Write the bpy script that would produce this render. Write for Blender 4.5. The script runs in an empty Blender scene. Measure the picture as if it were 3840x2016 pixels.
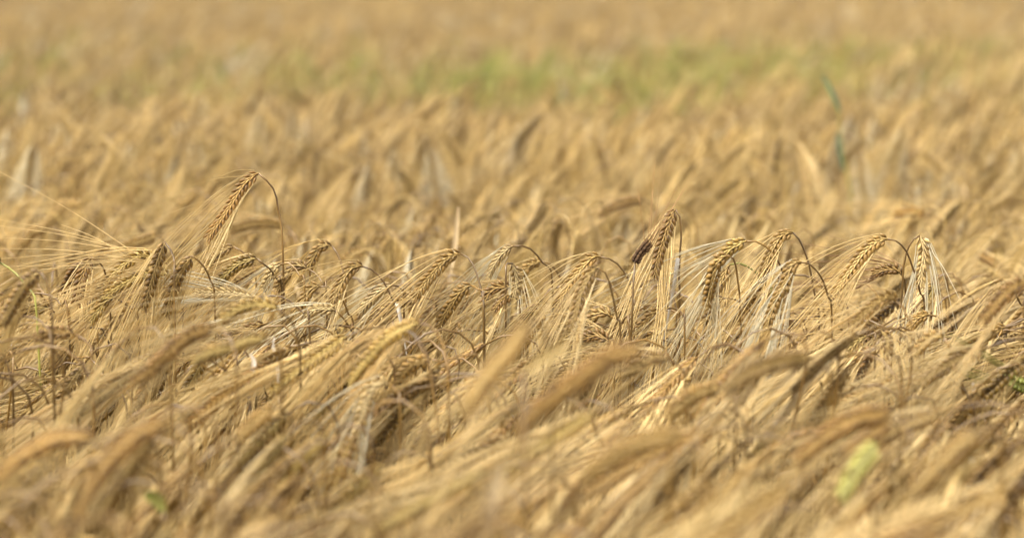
import bpy, math, random
import numpy as np
from mathutils import Vector, Matrix, Euler

# ------------------------------------------------------------ camera, sky, sun
SC = bpy.context.scene
COL = SC.collection
LENS, SENSOR, SRC_W, SRC_H = 85.0, 36.0, 3840.0, 2016.0
CAM_Z, PITCH, FOCUS = 1.05, math.radians(6.95), 2.40
cam_data = bpy.data.cameras.new("camera")
cam = bpy.data.objects.new("camera", cam_data)
COL.objects.link(cam)
cam.location = (0, 0, CAM_Z)
cam.rotation_euler = (math.radians(90) - PITCH, 0, 0)
cam_data.lens, cam_data.sensor_width = LENS, SENSOR
cam_data.clip_start, cam_data.clip_end = 0.05, 3000
cam_data.dof.use_dof = True
cam_data.dof.focus_distance = FOCUS
cam_data.dof.aperture_fstop = 3.9
cam_data.dof.aperture_blades = 0
SC.camera = cam
SC.view_settings.view_transform = 'Standard'
SC.view_settings.look = 'None'
SC.view_settings.exposure = 1.88
SC.view_settings.gamma = 1.0
SC.cycles.max_bounces = 6
SC.cycles.diffuse_bounces = 4
SC.cycles.transmission_bounces = 3
SC.cycles.use_denoising = True

SUN_EL, SUN_AZ = math.radians(62), math.radians(-120)      # high, from the left
world = bpy.data.worlds.new("World")
SC.world = world
world.use_nodes = True
wn = world.node_tree
wn.nodes.clear()
sky = wn.nodes.new('ShaderNodeTexSky')
sky.sky_type = 'NISHITA'
sky.sun_disc = False
sky.sun_elevation, sky.sun_rotation = SUN_EL, SUN_AZ
sky.dust_density = 4.0
bw = wn.nodes.new('ShaderNodeRGBToBW')
mixw = wn.nodes.new('ShaderNodeMix'); mixw.data_type = 'RGBA'; mixw.inputs[0].default_value = 0.92
wbg = wn.nodes.new('ShaderNodeBackground'); wbg.inputs[1].default_value = 0.15
wout = wn.nodes.new('ShaderNodeOutputWorld')
wn.links.new(sky.outputs[0], bw.inputs[0])
wn.links.new(sky.outputs[0], mixw.inputs[6]); wn.links.new(bw.outputs[0], mixw.inputs[7])
wn.links.new(mixw.outputs[2], wbg.inputs[0]); wn.links.new(wbg.outputs[0], wout.inputs[0])
sun_data = bpy.data.lights.new("sun", 'SUN')
sun_data.energy = 1.5
sun_data.angle = math.radians(34)
sun_data.color = (1.0, 0.95, 0.83)
sun = bpy.data.objects.new("sun", sun_data)
COL.objects.link(sun)
sdir = Vector((math.sin(SUN_AZ) * math.cos(SUN_EL), math.cos(SUN_AZ) * math.cos(SUN_EL), math.sin(SUN_EL)))
sun.rotation_euler = sdir.to_track_quat('Z', 'Y').to_euler()

CAM_R = Matrix.Rotation(math.radians(90) - PITCH, 3, 'X')
CAM_P = Vector((0, 0, CAM_Z))
KW = SENSOR / LENS
def at(px, py, d):
    """a place d metres in front of the lens, read off the photograph"""
    return CAM_P + CAM_R @ Vector(((px / SRC_W - .5) * KW * d, -(py - SRC_H / 2) / SRC_W * KW * d, -d))
def project(p):
    v = CAM_R.transposed() @ (Vector(p) - CAM_P)
    d = -v.z
    if d <= 0.01: return (0, 0, -1)
    return ((v.x / d / KW + .5) * SRC_W, SRC_H / 2 - v.y / d / KW * SRC_W, d)

# ------------------------------------------------------------ materials
def mat(name, c1, c2, rough=.5, trans=0.0, attr_mix=None, obj_c=None, noise_scale=60, spec=.35, spots=None):
    """plant matter: colour varies with noise, from plant to plant and from grain to grain"""
    m = bpy.data.materials.new(name); m.use_nodes = True
    nt = m.node_tree; N, L = nt.nodes, nt.links
    N.clear()
    out = N.new('ShaderNodeOutputMaterial'); bs = N.new('ShaderNodeBsdfPrincipled')
    tc = N.new('ShaderNodeTexCoord'); nz = N.new('ShaderNodeTexNoise')
    nz.inputs['Scale'].default_value = noise_scale; nz.inputs['Detail'].default_value = 2
    L.new(tc.outputs['Object'], nz.inputs['Vector'])
    oi = N.new('ShaderNodeObjectInfo')
    at_ = N.new('ShaderNodeAttribute'); at_.attribute_name = 'grain'
    sep = N.new('ShaderNodeSeparateColor'); L.new(at_.outputs['Color'], sep.inputs[0])
    def mul(a, b, val=None, op='MULTIPLY'):
        q = N.new('ShaderNodeMath'); q.operation = op
        L.new(a, q.inputs[0])
        if b is not None: L.new(b, q.inputs[1])
        else: q.inputs[1].default_value = val
        return q.outputs[0]
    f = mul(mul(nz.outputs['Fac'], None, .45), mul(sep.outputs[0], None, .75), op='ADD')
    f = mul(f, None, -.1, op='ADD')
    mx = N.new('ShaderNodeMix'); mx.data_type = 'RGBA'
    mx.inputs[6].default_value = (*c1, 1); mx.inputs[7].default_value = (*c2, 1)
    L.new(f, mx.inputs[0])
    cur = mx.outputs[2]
    if attr_mix is not None:                                   # the grain's own paler or browner end
        m2 = N.new('ShaderNodeMix'); m2.data_type = 'RGBA'
        L.new(sep.outputs[1], m2.inputs[0]); L.new(cur, m2.inputs[6]); m2.inputs[7].default_value = (*attr_mix, 1)
        cur = m2.outputs[2]
    if spots is not None:
        n3 = N.new('ShaderNodeTexNoise'); n3.inputs['Scale'].default_value = 420; n3.inputs['Detail'].default_value = 1
        L.new(tc.outputs['Object'], n3.inputs['Vector'])
        rp = N.new('ShaderNodeMapRange'); rp.inputs[1].default_value = .6; rp.inputs[2].default_value = .68; rp.inputs[4].default_value = .8
        L.new(n3.outputs['Fac'], rp.inputs[0])
        m3 = N.new('ShaderNodeMix'); m3.data_type = 'RGBA'
        L.new(rp.outputs[0], m3.inputs[0]); L.new(cur, m3.inputs[6]); m3.inputs[7].default_value = (*spots, 1)
        cur = m3.outputs[2]
    if obj_c is not None:                                      # some plants riper, some greener
        m4 = N.new('ShaderNodeMix'); m4.data_type = 'RGBA'
        L.new(mul(oi.outputs['Random'], None, .55), m4.inputs[0])
        L.new(cur, m4.inputs[6]); m4.inputs[7].default_value = (*obj_c, 1)
        cur = m4.outputs[2]
    hsv = N.new('ShaderNodeHueSaturation')
    rr = N.new('ShaderNodeMapRange'); rr.inputs[3].default_value = .74; rr.inputs[4].default_value = 1.2
    L.new(mul(mul(oi.outputs['Random'], None, 7.31), None, 1.0, op='FRACT'), rr.inputs[0])
    L.new(rr.outputs[0], hsv.inputs['Value']); L.new(cur, hsv.inputs['Color'])
    cur = hsv.outputs[0]
    L.new(cur, bs.inputs['Base Color'])
    bs.inputs['Roughness'].default_value = rough
    bs.inputs['Specular IOR Level'].default_value = spec
    if trans > 0:
        tr = N.new('ShaderNodeBsdfTranslucent'); L.new(cur, tr.inputs[0])
        ms = N.new('ShaderNodeMixShader'); ms.inputs[0].default_value = trans
        L.new(bs.outputs[0], ms.inputs[1]); L.new(tr.outputs[0], ms.inputs[2]); L.new(ms.outputs[0], out.inputs[0])
    else:
        L.new(bs.outputs[0], out.inputs[0])
    return m
M = {
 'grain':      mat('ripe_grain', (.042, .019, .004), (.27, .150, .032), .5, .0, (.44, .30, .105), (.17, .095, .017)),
 'grain_pale': mat('bleached_grain', (.12, .065, .016), (.46, .32, .12), .5, .0, (.56, .42, .20)),
 'grain_dark': mat('weathered_grain', (.030, .013, .005), (.11, .055, .017), .9, .0, (.17, .095, .035)),
 'grain_green':mat('unripe_grain', (.12, .14, .02), (.26, .26, .045), .4, .1, (.36, .36, .10)),
 'grain_yellow':mat('yellowing_grain', (.34, .30, .06), (.46, .41, .10), .5, .1, (.5, .46, .16)),
 'awn':        mat('straw_bristle', (.43, .27, .085), (.85, .65, .32), .42, .10, None, (.56, .39, .125), 25, .5),
 'awn_pale':   mat('bleached_bristle', (.62, .52, .31), (.78, .70, .50), .35, .1, None, None, 25, .5),
 'awn_dark':   mat('brown_bristle', (.20, .10, .035), (.44, .25, .09), .4, .1, None, None, 25),
 'awn_green':  mat('green_bristle', (.26, .24, .045), (.43, .37, .10), .4, .1, None, None, 25),
 'stem':       mat('straw_stem', (.050, .022, .004), (.23, .125, .023), .38, .0, None, (.13, .07, .011), 30, .5),
 'stem_dark':  mat('dark_stem', (.07, .035, .010), (.20, .115, .035), .4, .0, None, None, 22, .5),
 'stem_green': mat('green_stem', (.14, .14, .025), (.33, .30, .06), .4, .0, None, None, 25),
 'leaf':       mat('dry_leaf', (.32, .21, .09), (.56, .42, .23), .55, .25, None, (.60, .44, .24), 30, .3, (.28, .15, .07)),
 'leaf_white': mat('bleached_leaf', (.58, .50, .39), (.72, .65, .54), .5, .2, None, None, 30),
 'leaf_green': mat('green_leaf', (.13, .16, .03), (.26, .26, .06), .45, .3, None, (.2, .2, .04), 20),
 'leaf_blue':  mat('blue_green_leaf', (.06, .105, .06), (.10, .15, .085), .45, .2, None, None, 20),
}

# ------------------------------------------------------------ mesh helpers
class MB:
    def __init__(s): s.v = []; s.f = []; s.g = []; s.m = []
    def add(s, vs, fs, g=(.5, 0), mi=0):
        o = len(s.v); s.v.extend(vs); s.f.extend([tuple(i + o for i in q) for q in fs]); s.m.extend([mi] * len(fs))
        s.g.extend(g if isinstance(g, list) else [g] * len(vs))
    def mesh(s, name, mats):
        me = bpy.data.meshes.new(name)
        me.from_pydata([tuple(p) for p in s.v], [], s.f)
        for k in mats: me.materials.append(M[k])
        ca = me.color_attributes.new('grain', 'FLOAT_COLOR', 'POINT')
        arr = np.ones((len(s.v), 4), dtype=np.float32)
        if s.v: arr[:, :2] = np.array(s.g, dtype=np.float32)
        ca.data.foreach_set('color', arr.ravel())
        me.polygons.foreach_set('use_smooth', [True] * len(me.polygons))
        if len(mats) > 1: me.polygons.foreach_set('material_index', s.m)
        me.update()
        return me
def V3(a): return np.array(a, dtype=float)
def unit(a):
    n = math.sqrt(float(a[0]*a[0] + a[1]*a[1] + a[2]*a[2]))
    return a / n if n > 1e-9 else V3((0, 0, 1))
def cross(a, b): return np.array((a[1]*b[2]-a[2]*b[1], a[2]*b[0]-a[0]*b[2], a[0]*b[1]-a[1]*b[0]))
def spline(pts, n):
    """Catmull-Rom through the points, resampled evenly"""
    P = [V3(p) for p in pts]
    if len(P) == 2: return [P[0] + (P[1] - P[0]) * i / (n - 1) for i in range(n)]
    Q = [2 * P[0] - P[1]] + P + [2 * P[-1] - P[-2]]
    o = []
    for i in range(1, len(Q) - 2):
        for k in range(8):
            t = k / 8
            a, b, c, d = Q[i-1:i+3]
            o.append(.5 * ((2*b) + (c-a)*t + (2*a-5*b+4*c-d)*t*t + (3*b-a-3*c+d)*t**3))
    o.append(P[-1]); o = np.array(o)
    L = np.concatenate([[0], np.cumsum(np.linalg.norm(np.diff(o, axis=0), axis=1))])
    s = np.linspace(0, L[-1], n)
    return list(np.stack([np.interp(s, L, o[:, k]) for k in range(3)], 1))
def tube(mb, pts, radii, n=5, g=(.5, 0), mi=0, cap=True):
    vs, fs = [], []
    t = unit(pts[1] - pts[0])
    u = unit(cross(t, V3((0, 1, 0)) if abs(t[1]) < .9 else V3((1, 0, 0))))
    for i, p in enumerate(pts):
        t = unit(pts[min(i+1, len(pts)-1)] - pts[max(i-1, 0)])
        u = unit(u - t * float(u @ t)); w = cross(t, u)
        for k in range(n):
            a = 2 * math.pi * k / n
            vs.append(p + (u * math.cos(a) + w * math.sin(a)) * radii[i])
    for i in range(len(pts) - 1):
        for k in range(n):
            k2 = (k + 1) % n
            fs.append((i*n+k, i*n+k2, (i+1)*n+k2, (i+1)*n+k))
    if cap: fs.append(tuple(range(n))[::-1]); fs.append(tuple((len(pts)-1)*n + k for k in range(n)))
    mb.add(vs, fs, g, mi)
PROF = [(0, .18), (.12, .62), (.32, .96), (.55, 1.0), (.78, .72), (.93, .34), (1.04, .10)]
PROF_LO = [(0, .3), (.3, .98), (.65, .92), (1.0, .12)]
def kernel(mb, p, d, w, ln, wd, th, r, lo, mi=0):
    """one plump grain in its husk: round-backed, pointed, a shallow crease"""
    prof = PROF_LO if lo else PROF
    n = 5 if lo else 8
    nrm = unit(cross(d, w)); vs, fs, g = [], [], []
    for (u, q) in prof:
        for k in range(n):
            a = 2 * math.pi * k / n
            ca, sa = math.cos(a), math.sin(a)
            rr = 1 - .16 * max(0, math.cos(2 * a)) * 0 - (.14 if (not lo and k % 2) else 0)
            bend = nrm * th * .25 * math.sin(math.pi * u)
            vs.append(p + d * ln * u + w * ca * wd * q * .5 * rr + nrm * sa * th * q * .5 * rr + bend)
            g.append((min(1, .22 + r * .75) * (-.35 + 1.35 * min(1, u / .42)) , min(1, max(0, (u - .6) * 1.8)) * .6))  # darker towards the root: husk tone plus painted shade of the gaps between grains
    m = len(prof)
    for i in range(m - 1):
        for k in range(n):
            k2 = (k + 1) % n
            fs.append((i*n+k, i*n+k2, (i+1)*n+k2, (i+1)*n+k))
    fs.append(tuple(range(n))[::-1]); fs.append(tuple((m-1)*n + k for k in range(n)))
    mb.add(vs, fs, g, mi)
def make_ear(mk, ma, path, face, rng, rows=13, wide=1.0, awn=.13, spread=1.0, lo=False, mk_i=0, ma_i=0, up=0.0, awn_r=1.0, awn_frac=1.0, twin=.5):
    """two ranks of grains up a curved rachis, each grain carrying one long bristle"""
    n = len(path); N = rows * 2
    P = np.array(path)
    Lr = float(np.sum(np.linalg.norm(np.diff(P, axis=0), axis=1)))
    endt = unit(P[-1] - P[-3])
    tube(mk, path, [.0011] * (n - 1) + [.0006], 4, (.3, 0), mk_i)
    step = Lr / rows
    for i in range(N):
        t = (i + .3) / N * .97
        x = t * (n - 1); j = min(int(x), n - 2); p = P[j] + (P[j+1] - P[j]) * (x - j)
        tg = unit(P[min(j+2, n-1)] - P[max(j-1, 0)])
        nr = unit(face - tg * float(face @ tg)); sd = cross(nr, tg)
        s = 1 if i % 2 else -1
        tw = (rng.random() - .5) * .35
        sd2 = sd * math.cos(tw) + nr * math.sin(tw)
        env = min(1.0, .62 + t * 3.2) * (1 - .55 * max(0, (t - .62) / .38) ** 1.3)
        ang = math.radians(40 - 16 * t + rng.uniform(-5, 5))
        d = unit(tg * math.cos(ang) + sd2 * s * math.sin(ang) + nr * rng.uniform(-.05, .22))
        ln = step * 1.5 * (.8 + .2 * env); wd = .0038 * wide * env; th = .0046 * wide * env
        r = rng.random()
        base = p + sd2 * s * .0010 * wide
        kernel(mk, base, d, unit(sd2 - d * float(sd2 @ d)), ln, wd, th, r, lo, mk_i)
        if not lo:        # the thin husk pair that lies along the seam between the ranks
            for q in (1, -1):
                hd = unit(tg * .96 + sd2 * s * .22 + nr * q * .22)
                hb = p + nr * q * .0016 * wide
                tube(mk, [hb, hb + hd * ln * .5 + nr * q * .0004, hb + hd * ln * 1.05], [.0007 * wide * env, .0008 * wide * env, .0001], 4, (r * .5 + .5, .8), mk_i, False)
        for _tw in range(1 + (rng.random() < twin)):
         if rng.random() > awn_frac: continue
         tip = base + d * ln
         la = awn * rng.uniform(.78, 1.12) * (.85 + .3 * math.sin(math.pi * min(1, t + .15)))
         d1 = unit(tg * .55 + endt * .55 + sd2 * s * (.10 + .07 * rng.random()) * spread + V3((rng.gauss(0, .055), rng.gauss(0, .055), rng.gauss(0, .055) + up)) * spread)
         sag = V3((rng.gauss(0, .02), rng.gauss(0, .02), rng.uniform(-.11, .015))) * la
         ns = 4 if lo else 8
         pts = []
         for k in range(ns + 1):
             u = k / ns
             pts.append(tip + d * la * .05 * math.sin(min(1, u * 4) * math.pi / 2) + d1 * la * (u * .96) + sag * u * u)
         r0 = .00060 * awn_r
         tube(ma, pts, [r0 * (1 - .70 * (k / ns)) for k in range(ns + 1)], 3, (rng.random(), 0), ma_i, False)
def make_leaf(mb, p0, az, rng, length=.14, wide=.009, rise=.8, curl=1.0, mi=0):
    """a dry blade: a folded ribbon that rises, tips over and twists"""
    n = 10; h = V3((math.cos(az), math.sin(az), 0)); ang = rise; p = V3(p0); vs, g, fs = [], [], []
    tw = rng.uniform(-.6, .6); tws = rng.uniform(-2.2, 2.2)
    r = rng.random()
    for i in range(n + 1):
        u = i / n
        d = h * math.cos(ang) + V3((0, 0, math.sin(ang)))
        sd = unit(cross(d, V3((0, 0, 1)))) if abs(d[2]) < .98 else V3((-h[1], h[0], 0))
        nr = cross(sd, d); a = tw + tws * u
        s2 = sd * math.cos(a) + nr * math.sin(a); n2 = cross(s2, d)
        w = wide * .5 * (math.sin(math.pi * min(1, .18 + u * .82)) ** .7 + .02)
        for q, lift in ((-1, .35), (0, 0), (1, .35)):
            vs.append(p + s2 * q * w + n2 * lift * w)
            g.append((r * .5 + rng.random() * .25, 0))
        p = p + d * length / n
        ang -= curl * (.12 + .35 * u) + rng.uniform(-.12, .12)
    for i in range(n):
        for k in (0, 1): fs.append((i*3+k, i*3+k+1, i*3+k+4, i*3+k+3))
    mb.add(vs, fs, g, mi)
def stem_tube(mb, path, rng, mi=0, n=6, thick=1.0):
    m = len(path); z = [p[2] for p in path]
    nodes = [round(m * .35), round(m * .66)]
    rad = []
    for i in range(m):
        u = i / (m - 1)
        r = (.0017 - .00078 * u) * thick
        for q in nodes:
            if abs(i - q) < .6: r *= 1.5
        rad.append(r)
    g = []
    for i in range(m):
        q = rng.random()
        for k in range(n): g.append((q, 0))
    tube(mb, path, rad, n, g, mi)

def link(name, me, parent=None, loc=None):
    o = bpy.data.objects.new(name, me); COL.objects.link(o)
    if parent is not None: o.parent = parent
    if loc is not None: o.location = loc
    return o
def empty(name, loc, label, cat, group=None):
    o = bpy.data.objects.new(name, None); COL.objects.link(o)
    o.location = loc; o.empty_display_size = .02
    o['label'] = label; o['category'] = cat
    if group: o['group'] = group
    return o

# ------------------------------------------------------------ the ground and the far field edge
def ground_mat():
    m = bpy.data.materials.new('straw_littered_soil'); m.use_nodes = True
    nt = m.node_tree; N, L = nt.nodes, nt.links; bs = N['Principled BSDF']
    tc = N.new('ShaderNodeTexCoord'); nz = N.new('ShaderNodeTexNoise'); nz.inputs['Scale'].default_value = 14; nz.inputs['Detail'].default_value = 8
    rp = N.new('ShaderNodeValToRGB'); rp.color_ramp.elements[0].position = .35; rp.color_ramp.elements[1].position = .65
    rp.color_ramp.elements[0].color = (.06, .03, .010, 1); rp.color_ramp.elements[1].color = (.22, .13, .05, 1)
    L.new(tc.outputs['Object'], nz.inputs['Vector']); L.new(nz.outputs['Fac'], rp.inputs[0]); L.new(rp.outputs[0], bs.inputs['Base Color'])
    bs.inputs['Roughness'].default_value = .95
    return m
gm = bpy.data.meshes.new('ground')
gm.from_pydata([(-900, -300, 0), (900, -300, 0), (900, 1500, 0), (-900, 1500, 0)], [], [(0, 1, 2, 3)])
gm.materials.append(ground_mat())
go = link('ground', gm); go['kind'] = 'structure'


HEROES = []
REG = {'A': (0, 600, 1.931), 'B': (960, 600, 1.931), 'C': (1920, 600, 1.931), 'D': (2880, 600, 1.931),
       'E': (0, 1200, 1.657), 'F': (1280, 1200, 1.657), 'G': (2560, 1200, 1.657), 'O': (0, 0, .6708)}
def H(reg, d, ear, stem, label, short, **kw):
    x0, y0, s = REG[reg]
    HEROES.append(dict(d=d, ear=[(x0 + x / s, y0 + y / s) for x, y in ear], stem=[(x0 + x / s, y0 + y / s) for x, y in stem],
                       label=label, short=short, kw=kw))

H('O', 2.40, [(650,436),(614,466),(580,520),(548,566),(520,606)], [(662,446),(682,466),(694,490),(700,530),(706,560),(712,650)], 'tallest drooping barley ear, rising alone above the row on a dark arched stem', 'tallest ear', tone='brown', awn=.16, out=[(640,428,555,443),(628,442,470,470),(600,486,378,556)])
H('A', 2.32, [(1190,590),(1135,740),(1080,920),(1030,1085)], [(1212,610),(1250,680),(1268,775),(1262,900)], 'plump barley ear hanging almost straight down below the tallest ear', 'plump hanging ear', wide=1.1)
H('A', 2.38, [(660,704),(610,800),(578,920),(553,1040)], [(690,710),(745,770),(775,870),(795,975)], 'reddish barley ear with a hooked neck, front one of a close pair', 'front ear of the close pair', tone='brown')
H('A', 2.44, [(575,742),(515,830),(455,955)], [(610,750),(650,800),(682,900),(700,1030)], 'reddish barley ear half hidden behind its hooked twin', 'rear ear of the close pair', tone='brown')
H('A', 2.32, [(1390,694),(1320,790),(1260,910),(1200,1130)], [(1412,704),(1490,790),(1530,900),(1555,1050)], 'greyish slim barley ear on a tall round arch right of the plump hanging ear', 'greyish slim ear')
H('A', 2.55, [(1690,628),(1600,670),(1510,760),(1430,880)], [(1720,638),(1795,700),(1838,800),(1854,900)], 'softly blurred barley ear just behind the greyish slim ear', 'softly blurred ear')
H('A', 2.38, [(1860,712),(1740,748),(1630,840),(1540,950)], [(1925,765),(1965,800),(2010,880),(2040,975)], 'olive tinged barley ear with flared husks at its top, curving left', 'flared olive ear', tone='olive', wide=1.15)
H('A', 2.40, [(1130,705),(1030,688),(930,735),(820,840),(710,960)], [(1180,725),(1230,770),(1258,830),(1262,960)], 'olive green barley ear lying nearly flat with bristles reaching far left', 'flat olive ear', tone='olive', awn=.17, spread=.7, out_a=[(1090,645,0,85),(1100,660,0,430),(1080,668,0,475),(1040,690,0,560),(1100,665,440,465),(980,700,0,640),(1000,690,0,715)])
H('A', 2.37, [(1225,835),(1130,805),(1000,845),(880,905),(740,1000)], [(1270,860),(1300,900),(1320,1000)], 'olive brown barley ear lying under the flat olive ear', 'lower flat ear', tone='olive', out_a=[(900,860,0,770),(950,720,300,790)])
H('A', 2.36, [(850,1005),(790,1000),(725,1070),(660,1160)], [(885,1025),(950,1080),(1000,1160)], 'short dark barley ear bent low under the two flat olive ears', 'short low bent ear', tone='olive')
H('A', 2.05, [(295,812),(205,880),(120,1000),(20,1180)], [(320,830),(345,900),(360,1010),(380,1200)], 'thick out of focus barley ear slanting at the left picture edge', 'thick slanting edge ear', wide=1.15)
H('A', 2.85, [(345,490),(250,520),(175,600),(85,700)], [(375,490),(445,530),(480,610),(485,750)], 'hazy arched barley ear near the left edge under the long bristles', 'hazy arched ear')
H('A', 3.0, [(612,330),(500,322),(420,375),(340,465)], [(650,335),(720,385),(760,450),(780,600)], 'hazy upper barley ear left of the tallest ear, crossed by one long bristle', 'hazy upper ear')
H('A', 2.75, [(1140,548),(1010,590),(860,635)], [(1165,560),(1190,620),(1200,740)], 'blurred low arch of barley directly behind the plump hanging ear', 'blurred low arch')
H('A', 2.95, [(1440,240),(1360,275),(1290,360),(1240,430)], [(1475,245),(1560,325),(1590,470)], 'faint barley ear in the blur left of the tallest ear', 'faint ear')
H('A', 2.36, [(225,968),(150,1040),(85,1135)], [(300,965),(390,990),(450,1060),(495,1150)], 'barley ear hanging from a thin pale arch by the left edge', 'thin pale arch')
H('A', 2.38, [(350,1068),(250,1070),(150,1100),(80,1140)], [(380,1080),(400,1130),(405,1250)], 'slim greenish barley ear lying level by the left edge', 'slim level ear', tone='olive')
H('A', 2.3, [(0,742),(-70,700),(-150,760)], [(80,792),(150,858),(212,955),(265,1112)], 'green tinged dark stem sloping in from the left picture edge', 'green tinged stem', smat='stem_green')
H('B', 2.50, [(548,618),(478,622),(420,700),(375,810)], [(560,630),(600,700),(628,790),(648,900),(650,1000)], 'slightly soft barley ear whose stem makes a tight hoop', 'tight hoop ear')
H('B', 2.42, [(368,783),(290,770),(212,848),(155,940)], [(392,790),(452,842),(490,910),(510,1000)], 'golden barley ear left of the hoop, bowed like a comma', 'comma shaped ear')
H('B', 2.40, [(178,756),(130,790),(98,850),(55,930)], [(200,745),(245,748),(292,795),(330,865),(352,940)], 'pale small barley ear under a bronze stem arch', 'pale small ear', tone='pale')
H('B', 2.38, [(775,770),(708,775),(645,850),(590,960),(545,1050)], [(800,770),(868,815),(930,890),(975,980),(1010,1060),(1040,1150),(1065,1260)], 'crisp barley ear on a long dark stem that sweeps down to a torn sheath', 'crisp dark stemmed ear', smat='stem_dark', awn=.16, sheath=(1020,1035))
H('B', 2.40, [(465,915),(408,930),(350,1015),(292,1110),(245,1190)], [(492,905),(545,930),(602,965),(640,1035),(680,1150),(705,1250)], 'long barley ear in front of the comma shaped ear', 'long middle ear')
H('B', 2.38, [(1480,676),(1400,698),(1295,805),(1215,900),(1140,1000)], [(1505,685),(1552,722),(1590,800),(1620,900),(1642,1000),(1648,1130)], 'sharp golden barley ear held at a straight slant on a bronze stem', 'sharp slanting ear', awn=.16, wide=1.05)
H('B', 2.45, [(1860,622),(1790,680),(1728,765),(1690,850)], [(1920,618),(1985,640),(2045,700),(2095,780),(2145,900)], 'bleached straggly barley ear under a thin wide arch', 'straggly bleached ear', tone='pale', wide=.8)
H('B', 2.37, [(1560,905),(1480,955),(1412,1050),(1362,1130),(1320,1220)], [(1585,912),(1625,960),(1650,1060)], 'fat golden barley ear lying below the sharp slanting ear', 'fat golden ear', wide=1.15)
H('B', 2.44, [(1850,920),(1760,920),(1690,960),(1640,1040)], [(1880,925),(1930,960),(1960,1040)], 'dark barley ear level behind the bronze stem', 'level dark ear', tone='brown')
H('B', 2.43, [(1840,985),(1780,1020),(1730,1090)], [(1860,980),(1900,1020),(1915,1100)], 'small brown barley ear tucked under the level dark ear', 'small tucked ear', tone='brown')
H('O', 2.0, [(1055,812),(985,845),(925,905),(880,965)], [(1075,815),(1108,850),(1122,905),(1128,980)], 'thick barley ear in front of the row, its grains softly blurred', 'thick front ear', wide=1.15, tone='olive')
H('O', 2.05, [(700,778),(660,765),(610,772),(560,800)], [(715,788),(740,820),(752,870),(756,930)], 'blurred barley ear lying level above the thick diagonal ears', 'blurred level ear', tone='olive')
H('A', 2.36, [(1830,992),(1700,965),(1560,960),(1420,955)], [(1930,985),(2030,985),(2120,1035),(2190,1110),(2240,1200)], 'empty bleached barley ear lying flat beneath a thin stem arch', 'empty bleached ear', tone='pale', wide=.7, awn=.06)
H('B', 2.36, [(572,1088),(500,1080),(430,1082),(370,1130)], [(600,1110),(650,1165),(690,1240),(700,1300)], 'spiky small barley ear low beside the crisp dark stemmed ear', 'spiky small ear', tone='pale')
H('B', 2.9, [(892,528),(850,560),(810,650)], [(920,530),(960,590),(988,690),(995,800)], 'hazy brown barley arch standing behind the middle of the row', 'hazy brown arch')
H('B', 2.75, [(805,668),(725,672),(665,720),(630,800)], [(820,685),(850,750),(860,850)], 'small faded barley ear behind the crisp dark stemmed ear', 'small faded ear')
H('B', 2.8, [(200,478),(90,455),(-40,465),(-180,510)], [(240,490),(275,560),(290,680)], 'blurred barley ear lying level right behind the tall stem', 'blurred level rear ear')
H('B', 2.42, [(985,905),(900,948),(830,1018),(760,1100)], [(1005,900),(1050,940),(1070,1050)], 'greyish dry barley ear right of the long sweeping dark stem', 'greyish dry ear', tone='pale')
H('B', 2.44, [(1200,985),(1090,1005),(980,1060),(880,1140)], [(1225,985),(1275,1030),(1310,1110)], 'barley ear half buried in bristles under the sharp slanting ear', 'half buried ear')
H('C', 2.38, [(1182,356),(1148,420),(1118,520),(1080,630),(1050,740),(1030,850)], [(1205,370),(1218,430),(1226,540),(1218,650),(1212,760),(1210,900),(1214,1000)], 'tall narrow barley ear on a straight bronze stem beside the dark stub', 'tall narrow ear', tone='brown', awn=.17, out=[(1675,545,1585,650),(1670,560,1560,720)], sheath=(1200,710))
H('C', 2.40, [(636,700),(590,706),(512,780),(438,870),(378,970),(330,1055)], [(700,712),(765,752),(818,820),(862,905),(882,1000),(884,1100)], 'long curved barley ear with fine grain rows, left of the dark stub', 'long curved ear', awn=.16)
H('C', 2.20, [(622,782),(585,810),(535,890),(500,970),(470,1090),(425,1240)], [(645,785),(690,838),(722,950),(745,1060),(768,1180),(785,1300)], 'barley ear hanging steeply in front of the long curved ear', 'steep front ear')
H('C', 2.36, [(715,1130),(650,1105),(570,1148),(490,1195)], [(740,1135),(800,1180),(850,1230)], 'squat barley ear with open husks low under the steep front ear', 'squat open ear')
H('C', 2.37, [(1140,1072),(1060,1085),(980,1150),(900,1225)], [(1165,1070),(1210,1085),(1240,1135),(1250,1220)], 'small barley ear among the fan of bristles below the tall narrow ear', 'small fan ear')
H('C', 2.36, [(1700,586),(1612,622),(1545,680),(1500,740)], [(1735,580),(1800,605),(1870,650),(1920,720),(1955,790),(1985,900),(2010,1050)], 'silvery green barley ear at the peak of a yellow arch', 'silvery green ear', tone='olive', awn=.19, wide=1.15, awn_pale=True, spread=1.6, up=.05)
H('C', 2.33, [(1560,690),(1490,740),(1450,850),(1425,960),(1405,1050)], [(1585,690),(1615,740),(1632,850),(1650,1000),(1652,1150),(1660,1300)], 'heavy barley ear with a wide fan of silvery bristles', 'heavy fanned ear', awn=.2, wide=1.25, awn_pale=True, spread=1.7, up=.06)
H('C', 2.42, [(1575,756),(1540,830),(1490,930),(1460,1040)], [(1650,746),(1738,790),(1802,850),(1842,915),(1880,1000)], 'barley ear on a yellow arch hidden behind the heavy fanned ear', 'hidden yellow arch ear', awn=.17, smat='stem_green', spread=1.5)
H('C', 2.40, [(1530,1000),(1488,1025),(1465,1090),(1400,1160)], [(1560,998),(1622,1010),(1700,1065),(1752,1135),(1790,1225)], 'ragged barley ear on a thin arch below the heavy fanned ear', 'ragged thin arch ear', wide=.85)
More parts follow.
